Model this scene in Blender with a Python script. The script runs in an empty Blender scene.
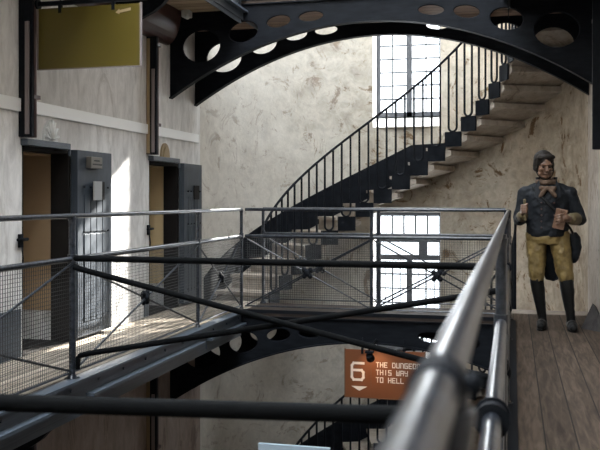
import bpy, bmesh, math, random
from mathutils import Vector, Matrix
random.seed(4)
C = bpy.context.scene.collection
PI = math.pi

# ---------------------------------------------------------------- materials
def mat(name, color, rough=.6, metal=0., spec=.5, coat=0.):
    m = bpy.data.materials.new(name); m.use_nodes = True
    b = m.node_tree.nodes['Principled BSDF']
    b.inputs['Base Color'].default_value = (*color, 1)
    b.inputs['Roughness'].default_value = rough
    b.inputs['Metallic'].default_value = metal
    b.inputs['Specular IOR Level'].default_value = spec
    b.inputs['Coat Weight'].default_value = coat
    return m
def nd(m, t, **k):
    n = m.node_tree.nodes.new(t)
    for a, v in k.items(): setattr(n, a, v)
    return n
def lk(m, a, b): m.node_tree.links.new(a, b)
def ramp(m, src, stops, interp='LINEAR'):
    r = nd(m, 'ShaderNodeValToRGB'); r.color_ramp.interpolation = interp
    e = r.color_ramp.elements
    while len(e) < len(stops): e.new(.5)
    for i, (p, c) in enumerate(stops):
        e[i].position = p; e[i].color = (*c, 1) if len(c) == 3 else c
    lk(m, src, r.inputs[0]); return r
def noise(m, scale, detail=5, rough=.55, vec=None, dist=0.):
    n = nd(m, 'ShaderNodeTexNoise'); n.inputs['Scale'].default_value = scale
    n.inputs['Detail'].default_value = detail; n.inputs['Roughness'].default_value = rough
    n.inputs['Distortion'].default_value = dist
    if vec: lk(m, vec, n.inputs['Vector'])
    return n
def mixc(m, fac, a, b, blend='MIX'):
    x = nd(m, 'ShaderNodeMix', data_type='RGBA', blend_type=blend)
    if isinstance(fac, float): x.inputs[0].default_value = fac
    else: lk(m, fac, x.inputs[0])
    for i, v in ((6, a), (7, b)):
        if isinstance(v, tuple): x.inputs[i].default_value = (*v, 1)
        else: lk(m, v, x.inputs[i])
    return x.outputs[2]
def bump(m, src, strength=.3, dist=.01):
    b = nd(m, 'ShaderNodeBump'); b.inputs['Strength'].default_value = strength
    b.inputs['Distance'].default_value = dist
    lk(m, src, b.inputs['Height'])
    lk(m, b.outputs[0], m.node_tree.nodes['Principled BSDF'].inputs['Normal'])
def setcol(m, out): lk(m, out, m.node_tree.nodes['Principled BSDF'].inputs['Base Color'])

def plaster(name, base, light, dark, stain, amount=.5, streak=False, seed=0.):
    m = mat(name, base, .9, spec=.2)
    tc = nd(m, 'ShaderNodeTexCoord')
    mp = nd(m, 'ShaderNodeMapping'); mp.inputs['Location'].default_value = (seed, seed, seed)
    if streak: mp.inputs['Scale'].default_value = (1, 1, .35)
    lk(m, tc.outputs['Object'], mp.inputs[0]); v = mp.outputs[0]
    n1 = noise(m, .9, 6, .6, v, .6)
    c = ramp(m, n1.outputs[0], [(.3, dark), (.5, base), (.68, light)]).outputs[0]
    n2 = noise(m, 3.2, 9, .68, v, 1.2)
    f2 = ramp(m, n2.outputs[0], [(.42, (0, 0, 0)), (.62, (amount,)*3)]).outputs[0]
    c = mixc(m, f2, c, mixc(m, .5, light, base))
    n3 = noise(m, 2.1, 10, .75, v, 2.0)
    f3 = ramp(m, n3.outputs[0], [(.555, (0, 0, 0)), (.63, (amount*1.3,)*3)]).outputs[0]
    c = mixc(m, f3, c, stain)
    n4 = noise(m, 9., 8, .7, v, .5)
    f4 = ramp(m, n4.outputs[0], [(.3, (.62,)*3), (.6, (1.08,)*3)]).outputs[0]
    c = mixc(m, .75, c, f4, 'MULTIPLY')
    setcol(m, c)
    n5 = noise(m, 26, 8, .65, v)
    bump(m, n5.outputs[0], .35, .012)
    return m

M = {}
M['plaster_left'] = plaster('whitewashed_plaster', (.68,.68,.675), (.80,.80,.80), (.54,.535,.53), (.42,.40,.38), .35, True)
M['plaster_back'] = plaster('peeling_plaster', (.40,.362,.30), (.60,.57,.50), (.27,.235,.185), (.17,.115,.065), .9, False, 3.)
def tint_wall_light(m):
    # light across the wall put into the colour: paler left, browner right
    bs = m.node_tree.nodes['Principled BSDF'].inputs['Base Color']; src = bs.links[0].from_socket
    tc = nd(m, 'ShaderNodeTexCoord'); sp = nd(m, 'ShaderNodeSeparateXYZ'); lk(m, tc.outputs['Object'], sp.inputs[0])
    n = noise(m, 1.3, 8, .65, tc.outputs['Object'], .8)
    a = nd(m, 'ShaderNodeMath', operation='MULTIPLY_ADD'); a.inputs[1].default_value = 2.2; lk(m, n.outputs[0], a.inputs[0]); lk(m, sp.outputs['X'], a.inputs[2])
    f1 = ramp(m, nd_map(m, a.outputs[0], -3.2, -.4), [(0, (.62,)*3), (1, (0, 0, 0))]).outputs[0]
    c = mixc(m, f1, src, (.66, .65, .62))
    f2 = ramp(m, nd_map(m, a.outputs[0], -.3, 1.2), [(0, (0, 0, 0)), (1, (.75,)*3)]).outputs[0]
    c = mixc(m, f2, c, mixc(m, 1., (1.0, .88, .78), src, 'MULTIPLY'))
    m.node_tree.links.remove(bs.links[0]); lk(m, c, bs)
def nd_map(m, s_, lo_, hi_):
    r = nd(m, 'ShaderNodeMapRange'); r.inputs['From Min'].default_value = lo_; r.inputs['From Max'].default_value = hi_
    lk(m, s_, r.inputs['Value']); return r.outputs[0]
tint_wall_light(M['plaster_back'])
M['plaster_right'] = plaster('aged_plaster', (.44,.385,.335), (.54,.49,.435), (.33,.285,.24), (.2,.15,.11), .5, False, 7.)
M['reveal'] = mat('white_reveal_plaster', (.78,.77,.74), .9)
M['cell'] = plaster('cell_limewash', (.42,.31,.18), (.48,.36,.22), (.34,.25,.14), (.28,.2,.11), .3, False, 9.)
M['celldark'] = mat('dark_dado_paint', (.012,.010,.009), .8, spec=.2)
M['iron'] = mat('black_painted_iron', (.012,.014,.019), .6, 0, .08)
n_ = noise(M['iron'], 22, 5); setcol(M['iron'], ramp(M['iron'], n_.outputs[0], [(.3, (.004,.005,.007)), (.7, (.011,.013,.017))]).outputs[0])
bump(M['iron'], n_.outputs[0], .25, .004)
M['tube'] = mat('worn_black_steel_tube', (.05,.056,.068), .34, .1, .25, .52); M['tube'].node_tree.nodes['Principled BSDF'].inputs['Coat Roughness'].default_value = .15
tc = nd(M['tube'], 'ShaderNodeTexCoord')
n_ = noise(M['tube'], 38, 6, .6, tc.outputs['Object'])
setcol(M['tube'], ramp(M['tube'], n_.outputs[0], [(.35, (.007,.009,.012)), (.70, (.034,.041,.055))]).outputs[0])
bump(M['tube'], n_.outputs[0], .35, .004)
M['tubedark'] = mat('black_tie_rod_paint', (.005,.0055,.006), .7, 0, .03)
M['wire'] = mat('galvanised_wire', (.03,.032,.034), .5, .3)
M['bluegrey'] = mat('blue_grey_gloss_paint', (.10,.125,.155), .38, 0, .5)
n_ = noise(M['bluegrey'], 11, 7, .65); setcol(M['bluegrey'], ramp(M['bluegrey'], n_.outputs[0], [(.3, (.035,.045,.06)), (.7, (.085,.104,.13))]).outputs[0])
bump(M['bluegrey'], n_.outputs[0], .2, .004)
M['doorpaint'] = mat('slate_door_paint', (.075,.095,.125), .5)
n_ = noise(M['doorpaint'], 8, 7, .65); setcol(M['doorpaint'], ramp(M['doorpaint'], n_.outputs[0], [(.3, (.024,.032,.044)), (.72, (.052,.066,.085))]).outputs[0])
M['brown'] = mat('oxide_brown_paint', (.06,.026,.022), .4)
M['lightbrown'] = mat('mauve_grey_paint', (.20,.17,.17), .45)
M['tan'] = mat('ochre_paint', (.30,.22,.12), .6)
M['white'] = mat('white_paint', (.72,.74,.74), .5)
M['trunk'] = mat('pale_trunking', (.90,.93,.95), .5)
M['steel'] = mat('brushed_steel', (.5,.51,.52), .35, .8)

def wood(name, cols, wid, x0=0., rough=.65, axis='X', gap=.05, gapcol=(.01,.008,.006)):
    m = mat(name, cols[1], rough, spec=.2)
    tc = nd(m, 'ShaderNodeTexCoord'); sp = nd(m, 'ShaderNodeSeparateXYZ'); lk(m, tc.outputs['Object'], sp.inputs[0])
    a = nd(m, 'ShaderNodeMath', operation='ADD'); a.inputs[1].default_value = 50 - x0; lk(m, sp.outputs[axis], a.inputs[0])
    d = nd(m, 'ShaderNodeMath', operation='DIVIDE'); d.inputs[1].default_value = wid; lk(m, a.outputs[0], d.inputs[0])
    fr = nd(m, 'ShaderNodeMath', operation='FRACT'); lk(m, d.outputs[0], fr.inputs[0])
    fl = nd(m, 'ShaderNodeMath', operation='FLOOR'); lk(m, d.outputs[0], fl.inputs[0])
    wn = nd(m, 'ShaderNodeTexWhiteNoise', noise_dimensions='1D'); lk(m, fl.outputs[0], wn.inputs['W'])
    mp = nd(m, 'ShaderNodeMapping'); mp.inputs['Scale'].default_value = (14, 1.3, 14) if axis == 'X' else (1.3, 14, 14)
    lk(m, tc.outputs['Object'], mp.inputs[0])
    ad = nd(m, 'ShaderNodeVectorMath', operation='ADD'); lk(m, mp.outputs[0], ad.inputs[0]); lk(m, wn.outputs['Color'], ad.inputs[1])
    n = noise(m, 2.2, 8, .6, ad.outputs[0], .6)
    c = ramp(m, n.outputs[0], [(.3, cols[0]), (.5, cols[1]), (.7, cols[2])]).outputs[0]
    br = ramp(m, wn.outputs['Value'], [(0, (.72,)*3), (1, (1.1,)*3)]).outputs[0]
    c = mixc(m, 1., c, br, 'MULTIPLY')
    g = ramp(m, fr.outputs[0], [(0, (1, 1, 1)), (gap, (0, 0, 0))], 'CONSTANT').outputs[0]
    c = mixc(m, g, c, gapcol)
    setcol(m, c); bump(m, n.outputs[0], .3, .006)
    return m
M['deck_right'] = wood('dark_deck_boards', [(.03,.021,.015), (.062,.044,.031), (.10,.074,.054)], .15, -.023, .8)
M['deck_dark'] = wood('dark_bridge_boards', [(.03,.022,.018), (.055,.04,.032), (.085,.065,.05)], .15, 0, .7, 'Y')
M['deck_left'] = wood('scuffed_deck_boards', [(.24,.20,.16), (.40,.345,.28), (.55,.49,.41)], .095, -3.55, .6, gap=.09)
M['deck_bridge'] = wood('bridge_boards', [(.20,.13,.10), (.33,.23,.17), (.45,.33,.25)], .15, 0, .7, 'Y')
M['soffit'] = wood('soffit_boards', [(.34,.25,.16), (.48,.37,.25), (.58,.46,.33)], .13, 0, .7, 'Y')
M['stone'] = plaster('worn_stone_steps', (.36,.31,.26), (.50,.44,.37), (.25,.205,.165), (.17,.13,.10), .5, False, 5.)
M['glass'] = bpy.data.materials.new('window_glass'); M['glass'].use_nodes = True
g = M['glass']; nt = g.node_tree; nt.nodes.remove(nt.nodes['Principled BSDF'])
tr = nd(g, 'ShaderNodeBsdfTransparent'); gl = nd(g, 'ShaderNodeBsdfGlossy'); gl.inputs['Roughness'].default_value = .05
mx = nd(g, 'ShaderNodeMixShader'); mx.inputs[0].default_value = .08
lk(g, tr.outputs[0], mx.inputs[1]); lk(g, gl.outputs[0], mx.inputs[2]); lk(g, mx.outputs[0], nt.nodes['Material Output'].inputs[0])

# ---------------------------------------------------------------- mesh helpers
def tag(o, label=None, cat=None, group=None, kind=None):
    if label: o['label'] = label
    if cat: o['category'] = cat
    if group: o['group'] = group
    if kind: o['kind'] = kind
    return o
def empty(name, loc, label=None, cat=None, group=None, kind=None, rz=0):
    o = bpy.data.objects.new(name, None); C.objects.link(o); o.location = loc; o.rotation_euler.z = rz
    o.empty_display_size = .1
    return tag(o, label, cat, group, kind)
def obj(name, bm, m, parent=None, smooth=False):
    """links bm (in world coordinates) as one object; parent offset is taken out"""
    me = bpy.data.meshes.new(name)
    bmesh.ops.recalc_face_normals(bm, faces=bm.faces)
    if parent is not None:
        p = Vector((0, 0, 0)); q = parent
        while q is not None: p += q.location; q = q.parent
        bmesh.ops.translate(bm, verts=bm.verts, vec=-p)
    bm.to_mesh(me); bm.free()
    ms = m if isinstance(m, (list, tuple)) else [m]
    for x in ms: me.materials.append(x)
    if smooth:
        for p_ in me.polygons: p_.use_smooth = True
        try: me.set_sharp_from_angle(angle=math.radians(40))
        except Exception: pass
    o = bpy.data.objects.new(name, me); C.objects.link(o)
    if parent is not None: o.parent = parent
    return o
def nb(): return bmesh.new()
def box(bm, x0, x1, y0, y1, z0, z1, mi=0, bev=0):
    r = bmesh.ops.create_cube(bm, size=1)
    vs = r['verts']
    for v in vs:
        v.co = Vector(((x0+x1)/2 + v.co.x*(x1-x0), (y0+y1)/2 + v.co.y*(y1-y0), (z0+z1)/2 + v.co.z*(z1-z0)))
    fs = set(f for v in vs for f in v.link_faces)
    for f in fs: f.material_index = mi
    if bev:
        es = set(e for v in vs for e in v.link_edges)
        bmesh.ops.bevel(bm, geom=list(es), offset=bev, segments=2, affect='EDGES', profile=.5)
def prism(bm, pts, z0, z1, mi=0):
    """plan polygon extruded in z"""
    a = [bm.verts.new((p[0], p[1], z0)) for p in pts]; b = [bm.verts.new((p[0], p[1], z1)) for p in pts]
    n = len(pts); fs = [bm.faces.new(a[::-1]), bm.faces.new(b)]
    for i in range(n): fs.append(bm.faces.new((a[i], a[(i+1) % n], b[(i+1) % n], b[i])))
    for f in fs: f.material_index = mi
def prism_dir(bm, pts, d, mi=0):
    """3D polygon extruded along vector d"""
    a = [bm.verts.new(p) for p in pts]; b = [bm.verts.new(Vector(p)+Vector(d)) for p in pts]
    n = len(pts); fs = [bm.faces.new(a[::-1]), bm.faces.new(b)]
    for i in range(n): fs.append(bm.faces.new((a[i], a[(i+1) % n], b[(i+1) % n], b[i])))
    for f in fs: f.material_index = mi
def tube(bm, pts, r, seg=10, closed=False, rz=None, mi=0):
    """tube along a polyline; r a number or list; rz = list of (rx, ry) ellipse scale"""
    pts = [Vector(p) for p in pts]; n = len(pts); rings = []
    T = []
    for i in range(n):
        a = pts[i-1] if (i > 0 or closed) else pts[i]; b = pts[(i+1) % n] if (i < n-1 or closed) else pts[i]
        T.append((b-a).normalized())
    up = Vector((0, 0, 1)) if abs(T[0].z) < .9 else Vector((0, 1, 0))
    for i in range(n):
        t = T[i]; s = up.cross(t)
        if s.length < 1e-4: s = Vector((1, 0, 0)).cross(t)
        s.normalize(); u = t.cross(s).normalized(); up = u
        rr = r[i] if isinstance(r, (list, tuple)) else r
        ex, ey = rz[i] if rz else (1, 1)
        rings.append([bm.verts.new(pts[i] + s*math.cos(2*PI*k/seg)*rr*ex + u*math.sin(2*PI*k/seg)*rr*ey) for k in range(seg)])
    m_ = n if closed else n-1
    for i in range(m_):
        A, B = rings[i], rings[(i+1) % n]
        for k in range(seg): 
            f = bm.faces.new((A[k], A[(k+1) % seg], B[(k+1) % seg], B[k])); f.smooth = True; f.material_index = mi
    if not closed:
        bm.faces.new(rings[0][::-1]).material_index = mi; bm.faces.new(rings[-1]).material_index = mi
def ball(bm, c, r, s=(1, 1, 1), u=12, v=8, rot=None):
    mt = Matrix.Translation(c) @ (rot or Matrix()) @ Matrix.Diagonal((*[r*q for q in s], 1))
    return bmesh.ops.create_uvsphere(bm, u_segments=u, v_segments=v, radius=1, matrix=mt)['verts']
def cyl(bm, p0, p1, r, seg=16): tube(bm, [p0, p1], r, seg)
def copy_tree(o, parent=None):
    c = o.copy(); C.objects.link(c)
    if parent is not None: c.parent = parent
    for ch in list(o.children): copy_tree(ch, c)
    return c

# ---------------------------------------------------------------- layout
XL, XR = -3.55, .76          # cell walls
GL, GR = -2.78, -.036        # railing lines of the two galleries
FZ, H = -1.175, 3.24         # this gallery floor (eye level is z = 0), storey height
XC, YC, RO, RI = (XL+XR)/2, 9.36, 2.155, 1.43
YF, YR = 8.47, 9.2           # front and rear girder of the footbridges
RAIL, MID = -.11, -.39

# ---- walls
DOORS = [(5.64, 6.35), (7.92, 8.69)]
HD = .415
b = nb()
T = .55
def wseg(y0, y1, z0, z1): box(b, XL-T, XL, y0, y1, z0, z1)
ZB, ZT = FZ-H, 5.6
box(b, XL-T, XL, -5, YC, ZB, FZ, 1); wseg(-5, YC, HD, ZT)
y = -5
for (d0, d1) in DOORS: wseg(y, d0, FZ, HD); y = d1
wseg(y, YC, FZ, HD)
M['plaster_low'] = plaster('brown_dim_lower_plaster', (.33,.27,.235), (.42,.36,.32), (.24,.19,.16), (.15,.11,.09), .5, True, 4.)  # brown plaster with the lower storey's dimness mixed into its colour
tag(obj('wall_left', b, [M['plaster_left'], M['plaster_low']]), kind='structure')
b = nb(); box(b, XR, XR+.4, -5, YC, ZB, ZT); tag(obj('wall_right', b, M['plaster_right']), kind='structure')

# cells behind the doorways
b = nb()
for (d0, d1) in DOORS:
    box(b, XL-2.6, XL-2.5, d0-.9, d1+.55, FZ, 1.3)
    box(b, XL-2.5, XL-T, d0-1.0, d0-.9, FZ, 1.3)
    box(b, XL-2.5, XL-T, d1+.55, d1+.65, FZ, 1.3)
    box(b, XL-2.6, XL-T, d0-1.0, d1+.65, 1.3, 1.4)
tag(obj('wall_cells', b, M['cell']), kind='structure')
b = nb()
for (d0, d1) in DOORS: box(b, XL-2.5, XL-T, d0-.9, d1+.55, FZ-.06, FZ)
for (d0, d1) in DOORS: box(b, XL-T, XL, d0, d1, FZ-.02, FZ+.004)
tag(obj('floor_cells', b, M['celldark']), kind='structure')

# curved rear wall with the two stair windows
WH = .46; WA = math.asin(WH/RO); RO2 = RO+.42
def arcpts(r, a0, a1, n): return [(XC+r*math.sin(a0+(a1-a0)*i/n), YC+r*math.cos(a0+(a1-a0)*i/n)) for i in range(n+1)]
b = nb()
wo = math.asin(WH/RO2)
for s in (-1, 1):
    N = 36
    inn = arcpts(RO, s*WA, s*PI/2, N); out = arcpts(RO2, s*wo, s*PI/2, N)
    prism(b, inn + out[::-1], ZB, ZT)
WIN = [(.974-H, .974-H+2.09), (.974, .974+2.09)]
inn = arcpts(RO, -WA, WA, 8); out = arcpts(RO2, -wo, wo, 8)
zz = [ZB, WIN[0][0], WIN[0][1], WIN[1][0], WIN[1][1], ZT]
for k in (0, 2, 4): prism(b, inn + out[::-1], zz[k], zz[k+1])
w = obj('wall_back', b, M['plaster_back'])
tag(w, kind='structure')
for p in w.data.polygons: p.use_smooth = True
w.data.set_sharp_from_angle(angle=math.radians(30))

def window(name, z0, z1, label, top_lights):
    """frame near the outer face, sloping sill, bars and glass"""
    e = empty(name, (XC, YC+RO2-.08, z0), kind='structure')
    yf = YC+RO2-.14; xl, xr = XC-WH, XC+WH
    zs = z0+.17
    b = nb()
    prism_dir(b, [(xl, YC+RO*math.cos(WA)-.0, z0), (xl, yf+.06, z0), (xl, yf+.06, zs)], (2*WH, 0, 0))
    obj('window_sill', b, M['reveal'], e)
    b = nb(); t = .006
    for x0 in (xl, xr-t): box(b, x0, x0+t, YC+RO*math.cos(WA)+.01, yf, z0+.0, z1)
    box(b, xl, xr, YC+RO*math.cos(WA)+.01, yf, z1-t, z1)
    obj('reveal_lining', b, M['reveal'], e)
    b = nb()
    box(b, xl, xl+.06, yf, yf+.06, zs, z1); box(b, xr-.05, xr, yf, yf+.06, zs, z1)
    box(b, xl+.06, xr-.05, yf, yf+.06, zs, zs+.06); box(b, xl+.06, xr-.05, yf, yf+.06, z1-.06, z1)
    zt = z1
    if top_lights:
        zt = z1-.37
        box(b, xl+.06, xr-.05, yf, yf+.06, zt-.05, zt)
        for i in range(1, 5): box(b, xl+.06+i*.162-.012, xl+.06+i*.162+.012, yf+.01, yf+.05, zt, z1-.06)
        box(b, xl+.06, xr-.05, yf, yf+.06, zt-.30, zt-.23)
        box(b, XC+.13, XC+.25, yf+.01, yf+.05, zt-.23, zt-.05)
        zt -= .30
    box(b, XC-.038, XC+.038, yf, yf+.05, zs, zt)
    obj('window_frame', b, M['winframe'], e)
    b = nb()
    n = int((zt-zs)/.18)
    for i in range(1, n): box(b, xl+.06, xr-.05, yf+.02, yf+.035, zs+.06+i*(zt-zs-.06)/n-.010, zs+.06+i*(zt-zs-.06)/n+.010)
    for x in (XC-.235, XC+.23): box(b, x-.010, x+.010, yf+.015, yf+.03, zs+.06, zt-.05)
    if top_lights:
        for x in (XC-.34, XC-.13, XC+.13, XC+.34): box(b, x-.005, x+.005, yf+.015, yf+.03, zs+.06, zt-.05)
    obj('glazing_bars', b, M['winframe'], e)
    b = nb(); box(b, xl+.05, xr-.04, yf+.038, yf+.042, zs+.05, z1-.05); obj('glass_pane', b, M['glass'], e)
M['winframe'] = mat('weathered_window_frame', (.06,.065,.075), .6)
window('window_1', *WIN[1], 'upper', False)
window('window_2', *WIN[0], 'lower', True)

# hall shell behind and above the camera: end wall with a tall window, roof with a long skylight
b = nb(); box(b, XL-T, XR+.4, -5.4, -5, ZB, ZT)
tag(obj('wall_front', b, M['plaster_left']), kind='structure')
b = nb()
SK = (-2.75, -.05)
box(b, XL-T, SK[0], -5.4, 11.95, ZT, ZT+.25); box(b, SK[1], XR+.4, -5.4, 11.95, ZT, ZT+.25)
box(b, SK[0], SK[1], -5.4, -4.4, ZT, ZT+.25); box(b, SK[0], SK[1], 10.9, 11.95, ZT, ZT+.25)
tag(obj('ceiling', b, M['white']), kind='structure')
e = empty('window_3', (-1.4, 3, ZT+.1), kind='structure')
b = nb()
for i in range(17): y = -4.4+i*.95; box(b, SK[0], SK[1], y-.03, y+.03, ZT+.03, ZT+.11)
box(b, -1.43, -1.37, -4.4, 10.9, ZT+.04, ZT+.12)
obj('window_frame', b, M['white'], e)
b = nb(); box(b, SK[0], SK[1], -4.4, 10.9, ZT+.13, ZT+.14); obj('glass_pane', b, M['glass'], e)
b = nb(); box(b, XL-3, XR+.4, -5.4, 12, ZB-.2, ZB)
tag(obj('floor', b, M['deck_right']), kind='structure')

# ---- gallery decks
def deck(name, x0, x1, y0, y1, z, m, under):
    e = empty(name, ((x0+x1)/2, (y0+y1)/2, z), kind='structure')
    b = nb(); box(b, x0, x1, y0, y1, z-.045, z); obj('deck_boards', b, m, e)
    b = nb(); box(b, x0, x1, y0, y1, z-.09, z-.046); obj('soffit_boards', b, under, e)
    return e
deck('gallery_deck', XL, GL+.02, -5, YC-.02, FZ, M['deck_left'], M['soffit'])
deck('gallery_deck', GR+.02, XR, -5, 9.0, FZ, M['deck_right'], M['soffit'])
b = nb(); box(b, GR+.02, XR, 9.0, YC, FZ-.14, FZ-.003)
tag(obj('stone_landing', b, plaster('landing_stone', (.24,.20,.17), (.3,.26,.22), (.18,.15,.12), (.12,.1,.08), .4)), kind='structure')
deck('gallery_deck', XL, GL+.02, -5, YC-.02, FZ+H, M['deck_left'], M['soffit'])
deck('gallery_deck', GR+.02, XR, -5, YC-.02, FZ+H, M['deck_right'], M['soffit'])

# fascia channels along the gallery edges (blue grey steel)
def channel(xe, s, y0, y1, z, label, name='edge_beam', segs=((-5, 9),), m=None):
    e = empty(name, (xe, (y0+y1)/2, z-.25), label, 'beam')
    m = m or M['bluegrey']
    b = nb()
    box(b, min(xe, xe+s*.012), max(xe, xe+s*.012), y0, y1, z-.24, z-.005)
    box(b, min(xe-s*.05, xe+s*.055), max(xe-s*.05, xe+s*.055), y0, y1, z-.004, z+.012)
    obj('web', b, m, e)
    b = nb()
    for (a, c) in segs:
        box(b, min(xe+s*.013, xe+s*.075), max(xe+s*.013, xe+s*.075), a, c, z-.125, z-.105)
        box(b, min(xe+s*.013, xe+s*.022), max(xe+s*.013, xe+s*.022), a, c, z-.20, z-.126)
    obj('flange', b, m, e)
    y = 3.0
    while y < y1:
        b = nb(); cyl(b, (xe+s*.008, y, z-.05), (xe+s*.026, y, z-.05), .012, 8); obj('bolt', b, m, e)
        y += .38
    return e
channel(GL+.03, 1, -5, 8.415, FZ, 'blue-grey steel channel along the edge of the left gallery floor', segs=((-5, 2.6), (2.8, 4.88), (5.1, 7.2), (7.36, 8.41)))
channel(GR+.01, -1, -5, 8.415, FZ, 'dark steel channel edging the right gallery floor under the near handrail', m=M['iron'])
channel(GL+.03, 1, -5, 8.415, FZ+H, 'pale steel edge beam of the upper left gallery at the top of the picture')
channel(GR+.01, -1, -5, 8.415, FZ+H, 'steel edge beam of the upper right gallery overhead', m=M['iron'])

# pale conduit strip and cove on the left wall
b = nb(); box(b, XL, XL+.022, -5, 9.26, .648, .745, 0, .004)
tag(obj('trim_1', b, M['trunk']), kind='structure')
b = nb()
pr = [(XL, 1.62)] + [(XL+.27-.27*math.cos(t*PI/2/8), 1.62+.33*math.sin(t*PI/2/8)) for t in range(1, 9)] + [(XL, 1.97)]
pr = [(XL, 1.62)] + [(XL+.17*math.sin(t*PI/2/8)**1.0, 1.62+.35*(1-math.cos(t*PI/2/8))) for t in range(1, 9)] + [(XL, 1.97)]
prism_dir(b, [(x, 5.0, z) for x, z in pr], (0, 3.36, 0))
tag(obj('trim_2', b, M['brown']), kind='structure')

# ---- cell doors
M['ochre1'] = mat('shaded_ochre_limewash', (.36,.25,.15), .9, spec=.1); M['ochre2'] = mat('pale_ochre_limewash', (.62,.48,.28), .9, spec=.1)  # one ochre limewash; the nearer reveal carries its shade in a browner tone
def cell_door(n, y0, y1, y2, hatch_open, top):
    e = empty('door_%d' % n, (XL, y0, FZ), kind='structure')
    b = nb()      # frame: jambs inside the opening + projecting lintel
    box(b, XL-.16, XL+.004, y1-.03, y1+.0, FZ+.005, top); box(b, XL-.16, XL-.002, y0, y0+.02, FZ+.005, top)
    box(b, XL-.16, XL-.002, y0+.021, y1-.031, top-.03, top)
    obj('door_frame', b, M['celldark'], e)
    b = nb(); box(b, XL, XL+.06, y0-.02, y1-.09, top+.0, top+.05, 0, .006)
    box(b, XL+.045, XL+.06, y1-.11, y1-.09, top-.05, top)
    obj('lintel', b, M['bluegrey'], e)
    b = nb(); box(b, XL-T-.02, XL-.161, y1-.012, y1+.0, FZ+.25, top-.031); box(b, XL-T-.02, XL-.161, y0, y1-.013, top-.045, top-.031)
    obj('reveal_lining', b, M['ochre1'] if n == 1 else M['ochre2'], e)
    lf = empty('door_leaf', (0, y1-y0+.01, 0)); lf.parent = e
    b = nb(); lt = top+.005
    xf = XL+.075
    box(b, XL+.012, xf, y1-.012, y2-.12, FZ+.03, lt, 0, .004)
    obj('door_slab', b, M['doorpaint'], lf)
    # vertical boards as a raised panel with grooves
    b = nb(); w = (y2-y1-.29)/4
    for i in range(4):
        yy = y1+.09+i*w
        box(b, xf, xf+.008, yy+.006, yy+w-.006, FZ+.9, top-.36, 0, .002)
        box(b, xf, xf+.008, yy+.006, yy+w-.006, FZ+.15, FZ+.88, 0, .002)
    obj('panel_boards', b, M['doorpaint'], lf)
    for z in (FZ+.18, FZ+.9, top-.30):
        for i in range(5): b = nb(); cyl(b, (xf, y1+.09+i*w, z), (xf+.014, y1+.09+i*w, z), .008, 8); obj('rivet', b, M['iron'], lf)
    ym = y1+.10+1.7*w
    b = nb(); box(b, xf+.009, xf+.018, ym-.005, ym+.15, .0-.005, .15)
    obj('hatch_opening', b, M['celldark'], lf)
    if hatch_open:
        b = nb(); prism(b, [(xf+.018, ym-.03), (xf+.045, ym-.11), (xf+.055, ym-.10), (xf+.05, ym+.04), (xf+.04, ym+.05), (xf+.018, ym+.02)], -.01, .15)
        tag(obj('hatch_flap', b, M['steel'], lf), 'pale metal peephole flap')
        pq = nb(); box(pq, xf, xf+.05, y1+.13, y1+.33, .26, .355, 0, .004)
        p = tag(obj('plaque', pq, M['plaquedark'], lf), 'small engraved metal name plate')
        pq = nb()
        for z, a, c in ((.325, .18, .27), (.293, .155, .31)):
            yq = y1+a
            while yq < y1+c: box(pq, xf+.05, xf+.052, yq, yq+.012, z-.007, z+.004); yq += .017
        obj('engraving', pq, M['plaqueink'], lf)
    # latch on the near jamb
    b = nb(); box(b, XL, XL+.02, y0-.055, y0-.01, -.36, -.26, 0, .003); tube(b, [(XL+.03, y0-.10, -.30), (XL+.03, y0+.03, -.30)], .012, 8)
    tube(b, [(XL+.02, y0-.03, -.36), (XL+.03, y0-.03, -.44), (XL+.02, y0-.02, -.50)], .006, 6)
    obj('latch', b, M['iron'], e)
    b = nb(); box(b, XL-.008, XL+.008, y0-.9, y0-.02, FZ+.005, FZ+.36) if n == 1 else box(b, XL-.008, XL+.006, y0-.12, y0-.02, FZ+.005, FZ+.2)
    obj('kick_panel', b, M['bluegrey'], e)
M['plaquedark'] = mat('dull_bronze_plate', (.16,.15,.13), .45, .5)
M['plaqueink'] = mat('plate_engraving', (.03,.03,.03), .6)
cell_door(1, 5.64, 6.35, 7.07, True, .40)
cell_door(2, 7.92, 8.69, 9.34, False, .385)

# stucco ornaments over the lintels
b = nb()
pts = [(XL, 6.02+.10*math.cos(t), .455+.17*math.sin(t)) for t in [i*PI/14 for i in range(15)]]
prism_dir(b, pts, (.02, 0, 0))
for k in range(7):
    a = PI*(k+.5)/7; tube(b, [(XL+.03, 6.02+.02*math.cos(a), .47), (XL+.03, 6.02+.095*math.cos(a), .46+.16*math.sin(a))], [.005, .014], 6)
tag(obj('wall_ornament', b, M['white']), 'small pale shell-shaped ornament above the nearer cell doorway', 'ornament')
b = nb()
pts = [(XL, 8.30+.11*math.cos(t), .435+.15*math.sin(t)) for t in [i*PI/14 for i in range(15)]]
prism_dir(b, pts, (.02, 0, 0)); 
pts = [(XL, 8.30+.07*math.cos(t), .435+.11*math.sin(t)) for t in [i*PI/14 for i in range(15)]]
prism_dir(b, pts, (.03, 0, 0))
tag(obj('wall_ornament', b, M['tan']), 'small ochre arched ornament above the farther cell doorway', 'ornament')

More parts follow.
